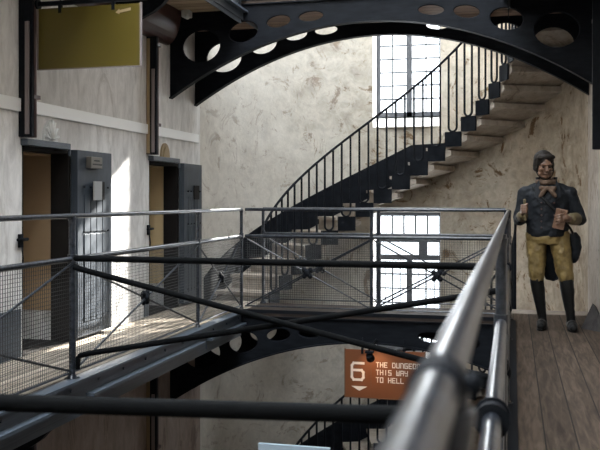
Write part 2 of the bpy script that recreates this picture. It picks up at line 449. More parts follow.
# ---- vertical duct casings on the walls
def duct(x, s, y, z0, z1, label):
    e = empty('wall_duct', (x, y, z0), label, 'duct', 'brown vertical ducts on the cell walls')
    b = nb(); box(b, min(x, x+s*.11), max(x, x+s*.11), y-.005, y+.03, z0, z1, 0, .003)
    obj('back_plate', b, M['iron'], e)
    b = nb(); tube(b, [(x+s*.055, y+.075, z0), (x+s*.055, y+.075, z1)], .042, 14); obj('pipe', b, M['brown'], e)
    if s > 0: b = nb(); box(b, min(x+s*.062, x+s*.092), max(x+s*.062, x+s*.092), y-.02, y-.006, z0+.02, min(z1-.02, z0+.85)); obj('cover_strip', b, M['lightbrown'], e)
    if y > 7.8: b = nb(); box(b, x+s*.006, x+s*.04, y-.012, y-.006, z0+.01, z1-.02); obj('wall_shade_plate', b, M['tan'], e)  # tan plate added to stand for the wall shade beside the duct
    z = z0+.3
    while z < z1-.02: b = nb(); box(b, min(x, x+s*.105), max(x, x+s*.105), y+.028, y+.125, z-.015, z+.015); z += .8; obj('clip', b, M['brown'], e)
duct(XL, 1, 5.60, .46, 1.62, 'dark brown vertical duct above the nearer cell doorway beside the olive sign')
duct(XL, 1, 7.86, .445, 1.62, 'reddish brown vertical duct above the farther cell doorway')
duct(XL, 1, 5.60, .46-H, FZ-.10, 'dark brown vertical duct under the left gallery at the picture edge')
duct(XL, 1, 7.86, .445-H, FZ-.10, 'reddish brown vertical duct under the left gallery beside the arched girder')
duct(XR, -1, 7.55, .42, 1.95, 'brown vertical duct at the right edge above the costumed figure')

# ---- footbridges: two pierced arched girders and a boarded deck
def ell(cx, cz, hw, hh, rot, n=28):
    return [(cx+hw*math.cos(t)*math.cos(rot)-hh*math.sin(t)*math.sin(rot), cz+hw*math.cos(t)*math.sin(rot)+hh*math.sin(t)*math.cos(rot)) for t in [2*PI*i/n for i in range(n)]]
def low(x): 
    d = x-XC; return 1.80-.155*d*d
ZTOP = 2.03
def girder_bm(y):
    cu = bpy.data.curves.new('tmp', 'CURVE'); cu.dimensions = '2D'; cu.fill_mode = 'BOTH'; cu.extrude = .015
    xa, xb = XL+.003, XR-.003
    outl = [(xa, ZTOP), (xa, low(xa))] + [(XL+(XR-XL)*i/40, low(XL+(XR-XL)*i/40)) for i in range(1, 40)] + [(xb, low(xb)), (xb, ZTOP)]
    holes = []
    for s in (-1, 1):
        for (dx, z, hw, hh, sl) in ((1.80, 1.615, .215, .175, -.12), (1.335, 1.745, .165, .112, -.22), (.955, 1.835, .135, .068, -.13), (.61, 1.87, .135, .056, -.07)):
            holes.append(ell(XC+s*dx, z, hw, hh, s*sl))
    for pl in [outl]+holes:
        sp = cu.splines.new('POLY'); sp.points.add(len(pl)-1)
        for i, (a, c) in enumerate(pl): sp.points[i].co = (a, c, 0, 1)
        sp.use_cyclic_u = True
    o = bpy.data.objects.new('tmp', cu); C.objects.link(o)
    dg = bpy.context.evaluated_depsgraph_get(); me = bpy.data.meshes.new_from_object(o.evaluated_get(dg))
    bm = nb(); bm.from_mesh(me); bpy.data.objects.remove(o); bpy.data.curves.remove(cu)
    for v in bm.verts: v.co = Vector((v.co.x, y-v.co.z, v.co.y))
    return bm, holes
def flange_bm(y, holes):
    bm = nb()
    xs = [XL+.003+(XR-XL-.006)*i/40 for i in range(41)]
    for i in range(40):
        a, c = xs[i], xs[i+1]
        prism_dir(bm, [(a, y-.045, low(a)-.014), (c, y-.045, low(c)-.014), (c, y-.045, low(c)), (a, y-.045, low(a))], (0, .09, 0))
    box(bm, XL+.003, XR-.003, y-.045, y+.045, ZTOP-.012, ZTOP)
    return bm
def footbridge(label):
    e = empty('footbridge', (XC, YF, low(XL)), label, 'bridge')
    for y in (YF, YR):
        bm, holes = girder_bm(y)
        gobj = obj('arched_girder', bm, M['iron'], e)
        obj('girder_flange', flange_bm(y, holes), M['iron'], gobj)
        for h in holes: bm = nb(); tube(bm, [(x, y, z) for x, z in h], .009, 6, True); obj('hole_rim', bm, M['iron'], gobj)
    b = nb(); box(b, GL+.02, GR-.0, YF-.03, YR+.05, FZ+H-.04, FZ+H); obj('deck_boards', b, M['deck_dark'], e)
    b = nb(); box(b, XL+.01, XR-.01, YF+.018, YR-.018, FZ+H-.145, FZ+H-.115); obj('underside_boards', b, M['deck_bridge'], e)
    for i in range(7):
        x = XC-1.2+i*.4; b = nb(); box(b, x-.02, x+.02, YF+.016, YR-.016, FZ+H-.114, FZ+H-.042); obj('cross_bearer', b, M['iron'], e)
    b = nb(); box(b, GL+.02, GR-.0, YF-.04, YF-.025, FZ+H-.005, FZ+H+.03); obj('kerb_strip', b, M['iron'], e)
    return e
up = footbridge('black arched iron footbridge with oval holes across the top of the picture')
lo = copy_tree(up); lo.location.z -= H
lo['label'] = 'lower arched iron footbridge joining the two galleries below the railing'

# small gallery bracket near the top left
def bracket(y, label, z=FZ+H-.1):
    b = nb()
    pl = [(XL+.02, z-.45)] + [(XL+.02+.70*math.sin(t), z-.06-.39*math.cos(t)) for t in [i*PI/2/8 for i in range(9)]] + [(XL+.72, z), (XL+.55, z), (XL+.3, z-.09), (XL+.10, z-.24), (XL+.02, z-.36)]
    prism_dir(b, [(x, y, zz_) for x, zz_ in pl], (0, .05, 0))
    return tag(obj('gallery_bracket', b, M['iron']), label, 'bracket')
bracket(6.85, 'black curved iron bracket under the upper left gallery beside the olive sign')
bracket(4.9, 'iron bracket below the left gallery floor under the thick railing post', FZ-.1)

# ---- railings
def rosette(bm, c, ax, q=1.3):
    """small cast knot at the crossing of two braces; ax = direction of the railing"""
    ax = Vector(ax).normalized(); n = Vector((-ax.y, ax.x, 0))
    rot = Matrix(((ax.x, n.x, 0, 0), (ax.y, n.y, 0, 0), (0, 0, 1, 0), (0, 0, 0, 1)))
    ball(bm, c, .030*q, (1, .8, 1), 12, 8, rot)
    for k in range(4):
        a = PI/4+k*PI/2; p = Vector(c)+ax*math.cos(a)*.034*q+Vector((0, 0, 1))*math.sin(a)*.034*q
        ball(bm, p, .021*q, (1, .75, 1), 8, 6, rot)
def railing(label, nodes, post_at, z0=FZ, name='gallery_railing', hoff=0., post_r=None, wire=.0011, step=.0245, mid=True, hr=.0165):
    """nodes: plan points; a post at each index in post_at; one X brace and mesh panel per bay"""
    e = empty(name, (nodes[0][0], nodes[0][1], z0), label, 'railing')
    zt, zm, zb = z0-FZ+RAIL, z0-FZ+MID, z0+.05
    b = nb(); tube(b, [(x+hoff, y, zt) for x, y in nodes], hr, 20); obj('handrail', b, M['tube'], e, True)
    b = nb(); tube(b, [(x, y, zm) for x, y in nodes], .0175, 16); obj('middle_rail', b, M['tube'], e, True)
    b = nb(); tube(b, [(x, y, zb) for x, y in nodes], .008, 8); obj('bottom_rail', b, M['tube'], e, True)
    for i in post_at:
        x, y = nodes[i]; r = (post_r or {}).get(i, .017)
        b = nb(); tube(b, [(x, y, z0), (x, y, zt)], r, 12)
        tube(b, [(x, y, z0), (x, y, z0+.012)], r*2.3, 16); tube(b, [(x, y, z0+.012), (x, y, z0+.035)], [r*1.6, r*1.1], 12)
        tube(b, [(x, y, zm-.03), (x, y, zm+.03)], r*1.35, 12)
        tube(b, [(x, y, zt-.035), (x, y, zt-.012)], [r*1.05, r*1.3], 12)
        obj('post', b, M['tube'], e, True)
    for i in range(len(nodes)-1):
        p, q = Vector((*nodes[i], 0)), Vector((*nodes[i+1], 0)); L = (q-p).length
        if L < .2: continue
        d = (q-p)/L; n = Vector((-d.y, d.x, 0))
        zz0, zz1 = z0+.06, zm-.03
        for s in (0, 1):
            a = p+d*.02+n*(.007*(s*2-1)); c = q-d*.02+n*(.007*(s*2-1))
            za, zc_ = (zz0, zz1) if s == 0 else (zz1, zz0)
            b = nb(); tube(b, [(a.x, a.y, za), (c.x, c.y, zc_)], .0082, 8); obj('cross_brace', b, M['tube'], e, True)
        b = nb(); rosette(b, ((p+q)/2).to_tuple()[:2]+((zz0+zz1)/2,), d); obj('rosette', b, M['iron'], e, True)
        # woven wire panel, straight wires across each other
        b = nb(); o_ = n*.0
        k = 1; zlo, zhi = z0+.055, zm
        def wbar(a, c):
            a, c = Vector(a), Vector(c); t = (c-a).normalized()
            s1 = n*wire; s2 = t.cross(n)*wire
            va = [bm_.verts.new(a+w_) for w_ in (s1+s2, s1-s2, -s1-s2, -s1+s2)]; vc = [bm_.verts.new(c+w_) for w_ in (s1+s2, s1-s2, -s1-s2, -s1+s2)]
            for j in range(4): bm_.faces.new((va[j], va[(j+1) % 4], vc[(j+1) % 4], vc[j]))
        bm_ = b
        x_ = step
        while x_ < L-.01: wbar((p.x+d.x*x_, p.y+d.y*x_, zlo), (p.x+d.x*x_, p.y+d.y*x_, zhi)); x_ += step
        z_ = zlo+step
        while z_ < zhi-.005: wbar((p.x, p.y, z_), (q.x, q.y, z_)); z_ += step
        obj('wire_mesh_panel', b, M['wire'], e)
    return e
railing('steel railing with wire mesh along the left gallery in front of the cell doors', [(GL, .46), (GL, 2.73), (GL, 5.0), (GL, 7.27), (GL, 8.55)], [1, 2, 3, 4], post_r={2: .0215}, wire=.0013)
railing('near steel railing running away from the viewer beside the boarded walkway', [(GR, -1.8), (GR, .5), (GR, 2.73), (GR, 5.0), (GR, 7.27), (GR, 8.55)], [1, 2, 3, 4, 5], hoff=-.007, wire=.0010, hr=.0142, post_r={1: .012})
railing('railing on the near side of the lower footbridge, with two crossed braces', [(GL+.04, 8.56), (XC, 8.56), (GR-.04, 8.56)], [1], name='bridge_railing', wire=.0012)
railing('railing on the far side of the lower footbridge, next to the curved stairs', [(GL+.04, 9.22), (XC-.03, 9.22), (GR-.04, 9.22)], [0, 1, 2], name='bridge_railing', wire=.0012)
railing('railing standing on the upper footbridge above the picture edge', [(GL, 8.56), (XC, 8.56), (GR, 8.56)], [0, 1, 2], z0=FZ+H, name='bridge_railing', step=.05)

# ---- tie frames across the void, with clamps at the rails
def tie(pts, r, label, name='tie_bar', clamps=()):
    e = empty(name, pts[0], label, 'tie bar')
    b = nb(); tube(b, pts, r, 14); obj('bar', b, M['tubedark'], e, True)
    for c, ax, rr in clamps:
        b = nb(); ax = Vector(ax).normalized(); c = Vector(c)
        tube(b, [c-ax*.022, c+ax*.022], rr*1.45, 16); tube(b, [c-ax*.028, c-ax*.022], rr*1.7, 16); tube(b, [c+ax*.022, c+ax*.028], rr*1.7, 16)
        obj('clamp', b, M['iron'], e, True)
    return e
tie([(GL, 5.0, -.385), (GR, 5.0, -.39)], .0205, 'straight black bar across the void at middle rail height from the thick left post', clamps=[((GR, 5.0, -.39), (0, 1, 0), .0175)])
tie([(GL+.02, 4.99, -.44), (GL+.07, 4.99, -.455), (-.47, 4.99, -.952), (GR, 4.99, -1.045)], .0185, 'black diagonal brace falling from the thick left post to the lower right')
tie([(GL+.02, 5.03, -1.11), (GL+.025, 5.03, -1.04), (GL+.045, 5.03, -1.02), (GL+.10, 5.03, -1.005), (-.21, 5.03, -.553), (GR, 5.03, -.52)], .0185, 'black diagonal brace rising from the foot of the thick left post to the right')
tie([(GL, 1.215, -.39), (GR, 1.552, -.39)], .0165, 'thick-looking black bar crossing the bottom of the picture, closest to the viewer', clamps=[((GR, 1.552, -.39), (0, 1, 0), .0185)])
# coupling on the near handrail
b = nb()
hx = GR-.007
tube(b, [(hx, .485, RAIL), (hx, .49, RAIL), (hx, .52, RAIL), (hx, .525, RAIL)], [.0145, .0168, .0168, .0145], 18)
ball(b, (hx+.020, .505, RAIL+.002), .007)
tag(obj('rail_coupling', b, M['iron'], None, True), 'black coupling sleeve on the near blurred handrail at the bottom', 'clamp')

# ---- curved stairs
DA, RISE = math.radians(9.36), .175
A0 = math.radians(-41.54-4*9.36); Z0 = -.409-4*RISE; NS = 18
def pol(r, a, z): return (XC+r*math.sin(a), YC+r*math.cos(a), z)
def stairs(label, zoff):
    e = empty('curved_staircase', pol(RI, A0, FZ+zoff), label, 'staircase')
    for k in range(NS):
        a = A0+k*DA; z = Z0+k*RISE+zoff
        b = nb(); n = 4
        ins = [(XC+(RI+.01)*math.sin(a+(DA+.05)*i/n), YC+(RI+.01)*math.cos(a+(DA+.05)*i/n)) for i in range(n+1)]
        ous = [(XC+(RO+.03)*math.sin(a+(DA+.05)*i/n), YC+(RO+.03)*math.cos(a+(DA+.05)*i/n)) for i in range(n+1)]
        nv = len(b.verts); prism(b, ins+ous[::-1], z-.19, z-.035)
        b.verts.ensure_lookup_table()
        for v in b.verts:
            if v.co.z < z-.1:
                t = (math.atan2(v.co.x-XC, v.co.y-YC)-a)/(DA+.05); v.co.z = max(z-.215+.115*t, FZ+zoff+.002)
        ins = [(XC+(RI-.0)*math.sin(a-.02+(DA+.02)*i/n), YC+(RI-.0)*math.cos(a-.02+(DA+.02)*i/n)) for i in range(n+1)]
        ous = [(XC+(RO+.03)*math.sin(a-.02+(DA+.02)*i/n), YC+(RO+.03)*math.cos(a-.02+(DA+.02)*i/n)) for i in range(n+1)]
        prism(b, ins+ous[::-1], z-.036, z)
        obj('step', b, M['stone'], e)
    b = nb()
    for k in range(NS):
        a = A0+k*DA; z = Z0+k*RISE+zoff; n = 4
        for i in range(n):
            a0, a1 = a+DA*i/n, a+DA*(i+1)/n
            lo_ = z-.17; 
            pl = [pol(RI-.018, a0, 0)[:2], pol(RI-.018, a1, 0)[:2], pol(RI-.001, a1, 0)[:2], pol(RI-.001, a0, 0)[:2]]
            prism(b, pl, lo_, z+.012)
    obj('stringer', b, M['iron'], e)
    hz = lambda a: Z0+zoff+(a-A0)/DA*RISE+.91
    b = nb(); aa = [A0-.09+(DA*NS+.12)*i/80 for i in range(81)]
    tube(b, [pol(RI-.01, a, hz(a)) for a in aa], .0155, 8); obj('handrail', b, M['iron'], e, True)
    for k in range(NS):
        b = nb(); z = Z0+k*RISE+zoff
        a1, a2 = A0+(k+.22)*DA, A0+(k+.72)*DA; rr = RI-.01; am = (a1+a2)/2; ha = (a2-a1)/2
        pts = [pol(rr, a1, hz(a1))] + [pol(rr, am-ha*math.cos(t), z+.07-.055*math.sin(t)) for t in [i*PI/10 for i in range(11)]] + [pol(rr, a2, hz(a2))]
        tube(b, pts, .0135, 6); obj('baluster_pair', b, M['iron'], e, True)
    return e
stairs('curved stone stairs with black iron balusters climbing the rear wall to the upper right', 0)
stairs('lower flight of the curved stairs, behind the orange sign', -H)
# black painted skirting following the stairs on the wall
def skirt(name, zoff):
    b = nb(); N = 90
    fz = lambda a: Z0+zoff+(a-A0)/DA*RISE
    for i in range(N):
        a0, a1 = A0-.14+(.50-A0)*i/N, A0-.14+(.50-A0)*(i+1)/N
        r1, r2 = RO-.012, RO+.001
        v = []
        for a, r in ((a0, r1), (a1, r1), (a1, r2), (a0, r2)):
            p = pol(r, a, 0); v.append((b.verts.new((p[0], p[1], fz(a)-.1)), b.verts.new((p[0], p[1], fz(a)+.33-.30*min(1, max(0, (a-.03)/.3))))))
        for j in range(4):
            q = (j+1) % 4; b.faces.new((v[j][0], v[q][0], v[q][1], v[j][1]))
        b.faces.new([x[0] for x in v][::-1]); b.faces.new([x[1] for x in v])
    tag(obj(name, b, M['iron']), kind='structure')
skirt('trim_3', 0); skirt('trim_4', -H)

# ---- signs
GL_ = {
 'T': [[(0,2),(2,2)],[(1,2),(1,0)]], 'H': [[(0,2),(0,0)],[(2,2),(2,0)],[(0,1),(2,1)]],
 'E': [[(2,2),(0,2),(0,0),(2,0)],[(0,1),(1.7,1)]], 'D': [[(0,2),(1.6,2),(2,1.6),(2,.4),(1.6,0),(0,0),(0,2)]],
 'U': [[(0,2),(0,0),(2,0),(2,2)]], 'N': [[(0,0),(0,2),(1.5,2),(2,1.5),(2,0)]], 'G': [[(2,2),(0,2),(0,0),(2,0),(2,1),(1.1,1)]],
 'O': [[(0,0),(0,2),(2,2),(2,0),(0,0)]], 'I': [[(1,2),(1,0)]], 'S': [[(2,2),(0,2),(0,1),(2,1),(2,0),(0,0)]],
 'W': [[(0,2),(0,0),(2,0),(2,2)],[(1,0),(1,1.3)]], 'A': [[(0,0),(0,2),(2,2),(2,0)],[(0,1),(2,1)]], 'Y': [[(0,2),(0,1),(2,1)],[(2,2),(2,0),(.4,0)]],
 'L': [[(0,2),(0,0),(2,0)]], '6': [[(2,2),(.3,2),(0,1.7),(0,.3),(.3,0),(1.7,0),(2,.3),(2,.9),(1.7,1.15),(0,1.15)]] }
def glyphs(bm, text, x, y, z, h, w, stroke, adv):
    kk = 0
    for ch in text:
        if ch != ' ':
            for pl in GL_[ch]:
                for (a, c) in zip(pl[:-1], pl[1:]):
                    p = Vector((x+a[0]/2*w, 0, z+a[1]/2*h)); q = Vector((x+c[0]/2*w, 0, z+c[1]/2*h))
                    d = (q-p).normalized(); n = Vector((-d.z, 0, d.x))*stroke/2; p -= d*stroke/2; q += d*stroke/2
                    prism_dir(bm, [(k.x, y, k.z) for k in (p+n, q+n, q-n, p-n)], (0, -.002-.00013*(kk % 9), 0)); kk += 1
        x += adv
def sign(name, x0, x1, y, z0, z1, m, label, bar):
    e = empty(name, ((x0+x1)/2, y, z0), label, 'sign')
    b = nb(); box(b, x0, x1, y, y+.012, z0, z1, 0, .002); obj('sign_panel', b, m, e)
    b = nb()
    for x in (x0, x1): box(b, x-.006, x+.006, y-.003, y+.016, z0-.006, z1+.006)
    box(b, x0, x1, y-.003, y+.016, z0-.007, z0); obj('edge_trim', b, M['lightbrown'] if bar else M['signedge'], e)
    for x in (x0+(x1-x0)*.22, x0+(x1-x0)*.74):
        b = nb(); box(b, x-.012, x+.012, y-.006, y+.02, z1-.04, z1+.02); cyl(b, (x, y+.006, z1+.01), (x, y+.006, z1+(.07 if bar else .12)), .006, 6); obj('hanger', b, M['iron'], e)
    return e
M['signedge'] = mat('sign_edge', (.12,.05,.02), .5)
M['orange'] = mat('orange_sign_face', (.155,.046,.011), .6)
M['olive'] = mat('olive_gold_sign_face', (.085,.064,.006), .35)
M['letter'] = mat('cream_lettering', (.72,.60,.50), .6)
s1 = sign('hanging_sign', -3.432, -2.605, 5.665, .965, 1.415, M['olive'], 'plain olive-gold rectangular sign hanging from a black bar at the top left', True)
b = nb(); prism_dir(b, [(-2.80, 5.663, 1.355), (-2.77, 5.663, 1.38), (-2.77, 5.663, 1.37), (-2.68, 5.663, 1.385), (-2.68, 5.663, 1.365), (-2.77, 5.663, 1.35), (-2.77, 5.663, 1.34)], (0, -.002, 0))
obj('arrow_mark', b, M['tan'], s1)
b = nb(); box(b, XL+.112, -2.56, 5.655, 5.685, 1.435, 1.465); tube(b, [(-2.58, 5.67, 1.45), (-2.58, 5.67, 1.97)], .012, 8); tube(b, [(XL+.111, 5.67, 1.45), (XL+.125, 5.67, 1.45)], .04, 12)
tag(obj('hanging_bar', b, M['iron']), 'black bar from the wall carrying the olive-gold sign', 'bar')
SY = 8.36
s2 = sign('direction_sign', -1.63, -.835, SY, -1.975, -1.50, M['orange'], 'orange hanging sign with a large 6 and the words THE DUNGEON THIS WAY TO HELL', False)
b = nb(); yy = SY-.001
glyphs(b, '6', -1.56, yy, -1.80, .165, .115, .024, .1)
prism_dir(b, [(-1.565, yy, -1.865), (-1.405, yy, -1.865), (-1.485, yy, -1.91)], (0, -.002, 0))
obj('number_and_arrow', b, M['letter'], s2)
b = nb(); box(b, -1.37, -1.366, yy-.002, yy, -1.86, -1.60); obj('divider_line', b, M['signedge'], s2)
b = nb()
for i, t in enumerate(('THE DUNGEON', 'THIS WAY', 'TO HELL')): glyphs(b, t, -1.315, yy, -1.665-i*.075, .045, .026, .0075, .0405)
obj('lettering', b, M['letter'], s2)
# spot lamp in front of the sign
e = empty('sign_spotlight', (-1.33, 8.05, -1.50), 'small black spotlight above the orange sign', 'spotlight')
b = nb(); tube(b, [(-1.33, 8.03, -1.49), (-1.33, 8.10, -1.535)], [.032, .042], 14); obj('lamp_head', b, M['iron'], e, True)
b = nb(); tube(b, [(-1.33, 8.03, -1.48), (-1.33, 8.03, -1.41), (-1.33, 8.45, -1.41)], .009, 8); box(b, -1.37, -1.29, 8.0, 8.06, -1.47, -1.45); obj('arm', b, M['iron'], e)
# white socket light by the cove
b = nb(); box(b, -3.36, -3.27, 8.30, 8.40, 1.90, 1.974, 0, .01); ball(b, (-3.29, 8.30, 1.90), .03)
tag(obj('bulkhead_light', b, M['white']), 'small white light fitting under the upper left gallery beside the black girder', 'light')
# pale display panel standing on the lower floor
e = empty('display_panel', (-2.04, 8.0, FZ-H), 'pale blue-white display panel whose top shows at the bottom edge of the picture', 'panel')
b = nb(); box(b, -2.43, -1.71, 8.0, 8.04, FZ-H+.06, -2.40, 0, .004); obj('board', b, M['panelblue'] if 'panelblue' in M else mat('pale_blue_board', (.42,.52,.60), .4), e)
for x in (-2.3, -1.79): b = nb(); box(b, x-.03, x+.03, 7.8, 8.24, FZ-H, FZ-H+.059); obj('foot', b, M['iron'], e)
# grey wedge block on the boards by the right wall
b = nb()
prism_dir(b, [(.57, 8.15, FZ), (.745, 7.80, FZ), (.755, 7.80, FZ+.22), (.735, 7.86, FZ+.27), (.60, 8.12, FZ+.06)], (.0, .10, 0)) if False else None
v = [b.verts.new(p) for p in [(.60, 8.12, FZ), (.755, 7.9, FZ), (.755, 8.5, FZ), (.70, 8.12, FZ+.23), (.755, 7.95, FZ+.13), (.755, 8.35, FZ+.17)]]
for f in ((0,1,3),(1,4,3),(0,3,2),(3,5,2),(3,4,5),(0,2,1),(1,2,5,4)): b.faces.new([v[i] for i in f])
tag(obj('wedge_block', b, plaster('slate_grey_wedge', (.06,.055,.055), (.09,.085,.08), (.04,.038,.036), (.03,.027,.027), .4)), 'dark grey pointed wedge on the floor by the right wall behind the figure', 'block')

# ---------------------------------------------------------------- costumed figure
FX, FY = .30, 8.0
def W(p): return (FX+p[0], FY+p[1], FZ+p[2])
def capsule(bm, pts, radii, sx=None, seg=14):
    """tapered limb with rounded ends, local figure coordinates"""
    P = [Vector(W(p)) for p in pts]
    # refine for smooth bends
    tube(bm, P, list(radii), seg, rz=sx)
    for i, p in enumerate(P):
        if sx is None: ball(bm, p, radii[i]*.99, u=seg, v=8)
def remesh(name, bm, m, parent, vox, smooth=4, disp=None, group=None):
    o = obj(name, bm, m, parent)
    r = o.modifiers.new('r', 'REMESH'); r.mode = 'VOXEL'; r.voxel_size = vox; r.use_smooth_shade = True
    if smooth: s_ = o.modifiers.new('s', 'SMOOTH'); s_.factor = .5; s_.iterations = smooth
    if disp:
        tx = bpy.data.textures.new(name+'_folds', 'CLOUDS'); tx.noise_scale = disp[0]; tx.noise_depth = 2
        d = o.modifiers.new('d', 'DISPLACE'); d.texture = tx; d.strength = disp[1]; d.texture_coords = 'LOCAL'; d.mid_level = .5
    dg = bpy.context.evaluated_depsgraph_get(); dg.update()
    me = bpy.data.meshes.new_from_object(o.evaluated_get(dg))
    o.modifiers.clear(); old = o.data; o.data = me; bpy.data.meshes.remove(old)
    for p in o.data.polygons: p.use_smooth = True
    return o
M['skin'] = mat('weathered_bronze_skin', (.24,.125,.075), .42, 0, .5)
M['hair'] = mat('dark_hair', (.014,.011,.009), .6, 0, .2)
M['coat'] = mat('blue_black_coat', (.010,.012,.015), .6, 0, .15)
M['breech'] = mat('olive_tan_breeches', (.20,.135,.05), .6)
n_ = noise(M['breech'], 7, 6, .6); setcol(M['breech'], ramp(M['breech'], n_.outputs[0], [(.3, (.10,.066,.02)), (.7, (.25,.175,.06))]).outputs[0])
n_ = noise(M['skin'], 16, 5, .6); setcol(M['skin'], ramp(M['skin'], n_.outputs[0], [(.3, (.08,.043,.027)), (.7, (.17,.095,.06))]).outputs[0])
M['boot'] = mat('black_leather_boots', (.009,.009,.009), .5, 0, .2)
M['scarf'] = mat('tan_neckcloth', (.085,.05,.03), .8)
M['cuff'] = mat('olive_cuff', (.10,.075,.035), .6)
M['book'] = mat('tan_book_cover', (.13,.065,.035), .55); M['pages'] = mat('book_pages', (.42,.30,.20), .8)

man = empty('person', W((0, 0, 0)), 'standing person in dark coat, olive breeches and black boots holding up one fist', 'person')
HC = Vector((-.028, -.035, 1.475))       # head centre
RH = Matrix.Rotation(math.radians(14), 4, 'Z') @ Matrix.Rotation(math.radians(8), 4, 'X')
def HP(x, y, z): return W(HC + RH.to_3x3() @ Vector((x, y, z)))
def hb(bm, x, y, z, r, s=(1,1,1)): return ball(bm, HP(x, y, z), r, s, 14, 10, RH)
b = nb()
hb(b, 0, .012, .035, .092, (.80, 1.0, .98))          # cranium
hb(b, 0, -.022, -.030, .070, (.86, .88, 1.1))        # face
hb(b, 0, -.045, -.092, .030, (1.15, .95, .8))        # chin
hb(b, -.036, -.028, -.070, .030); hb(b, .036, -.028, -.070, .030)   # jaw
hb(b, 0, -.075, .018, .03, (1.9, .6, .45))           # brow
hb(b, -.036, -.068, -.025, .018, (1.2,.7,.9)); hb(b, .036, -.068, -.025, .018, (1.2,.7,.9))  # cheeks
capsule(b, [tuple(Vector(HP(0, -.084, .006))-Vector(W((0,0,0)))), tuple(Vector(HP(0, -.104, -.034))-Vector(W((0,0,0))))], [.009, .0145], seg=8)
hb(b, -.010, -.095, -.038, .009); hb(b, .010, -.095, -.038, .009)
hb(b, 0, -.083, -.060, .012, (1.7, .6, .45)); hb(b, 0, -.081, -.069, .012, (1.5, .6, .5))   # lips
for s in (-1, 1): hb(b, s*.076, .005, -.018, .026, (.35, .7, 1.1))   # ears
capsule(b, [(-.02, .0, 1.40), (-.005, .02, 1.28)], [.052, .062])     # neck
capsule(b, [(-.10, .02, 1.24), (0, .02, 1.25), (.10, .02, 1.24)], [.05, .07, .05])
capsule(b, [(0, .02, 1.22), (0, .02, 1.05), (0, .0, .86)], [.10, .10, .10])
LS, LE, LW = (-.190, .01, 1.225), (-.245, .01, .985), (-.215, -.20, 1.03)   # raised arm, viewer's left
RS, RE, RW = (.190, .01, 1.225), (.282, .0, .995), (.185, -.20, 1.00)        # arm with the book
for S, E_, Wr in ((LS, LE, LW), (RS, RE, RW)):
    capsule(b, [S, E_], [.045, .037]); capsule(b, [E_, Wr], [.037, .026])
# raised fist, palm toward the body, thumb up, gripping a short rod
def finger(bm, pts, r): capsule(bm, pts, [r, r*.95, r*.9, r*.8][:len(pts)], seg=8)
pw = Vector(LW)
capsule(b, [tuple(pw), (-.208, -.245, 1.07), (-.204, -.262, 1.095)], [.027, .034, .033], seg=10)
for i in range(4):
    z = 1.118-.022*i; L = (.92, 1, .97, .85)[i]
    finger(b, [(-.228, -.262, z), (-.222, -.298*1., z+.002), (-.186, -.304, z+.002), (-.176, -.274, z)], .0105*L)
finger(b, [(-.205, -.235, 1.105), (-.176, -.262, 1.128), (-.180, -.296, 1.132)], .0125)
# hand over the book
capsule(b, [RW, (.155, -.235, 1.005), (.135, -.250, 1.008)], [.027, .034, .032], seg=10)
for i in range(4):
    z = 1.042-.023*i; L = (.93, 1, .96, .82)[i]
    finger(b, [(.125, -.262, z), (.098, -.285, z-.004), (.073, -.282, z-.010), (.062, -.262, z-.014)], .0105*L)
finger(b, [(.16, -.245, 1.03), (.132, -.262, 1.062), (.105, -.262, 1.078)], .0125)
LEGS = [[(-.095, .0, .86), (-.092, -.02, .44), (-.040, .02, .085)], [(.100, .0, .86), (.165, -.03, .43), (.205, .0, .085)]]
for lg in LEGS: capsule(b, lg, [.082, .052, .036])
for (x, y, tx) in ((-.040, .02, -.062), (.205, .0, .215)):
    capsule(b, [(x, y+.02, .045), (tx, y-.15, .032)], [.026, .020])
remesh('body', b, M['skin'], man, .0055, 2)
# eyes
for s in (-1, 1): b = nb(); hb(b, s*.030, -.079, -.004, .0085, (1.2, .7, .7)); obj('eye', b, M['hair'], man, True)
# hair under a soft cap with a chin strap
b = nb()
hb(b, 0, .026, .045, .104, (.86, 1.0, .93))
for s in (-1, 1): hb(b, s*.068, .02, .0, .042, (.65, 1.0, 1.35)); hb(b, s*.071, -.018, -.015, .018, (.6, .8, 1.9))
hb(b, 0, .075, -.03, .055, (1.15, .7, 1.2)); hb(b, .02, -.055, .082, .040, (1.6, .7, .7)); hb(b, -.045, -.045, .075, .03, (1.2,.8,.9))
remesh('hair', b, M['hair'], man, .006, 3, (.03, .010))
b = nb()
tube(b, [HP(.080*math.cos(t), -.02-.03*abs(math.sin(t))*1.0, -.02-.098*math.sin(t)) for t in [PI*i/14 for i in range(15)]], .0055, 6)
obj('chin_strap', b, M['hair'], man, True)

# coat: torso, sleeves, collar and tails
b = nb()
rings = [(.835, .175, .135, 0), (.90, .185, .135, 0), (.97, .180, .125, 0), (1.05, .190, .130, 0), (1.14, .200, .135, .005), (1.21, .205, .125, .012), (1.265, .160, .100, .02), (1.305, .105, .085, .02)]
tube(b, [W((0.0, r[3], r[0])) for r in rings], 1.0, 28, rz=[(r[1], r[2]) for r in rings])
for S, E_, Wr, k in ((LS, LE, LW, .93), (RS, RE, RW, .80)):
    wr = tuple(Vector(E_).lerp(Vector(Wr), k))
    capsule(b, [S, tuple((Vector(S)+Vector(E_))/2), E_], [.070, .062, .058]); capsule(b, [E_, wr], [.058, .045])
for s in (-1, 1):   # shoulder slope
    capsule(b, [(s*.07, .02, 1.285), (s*.185, .012, 1.225)], [.05, .066])
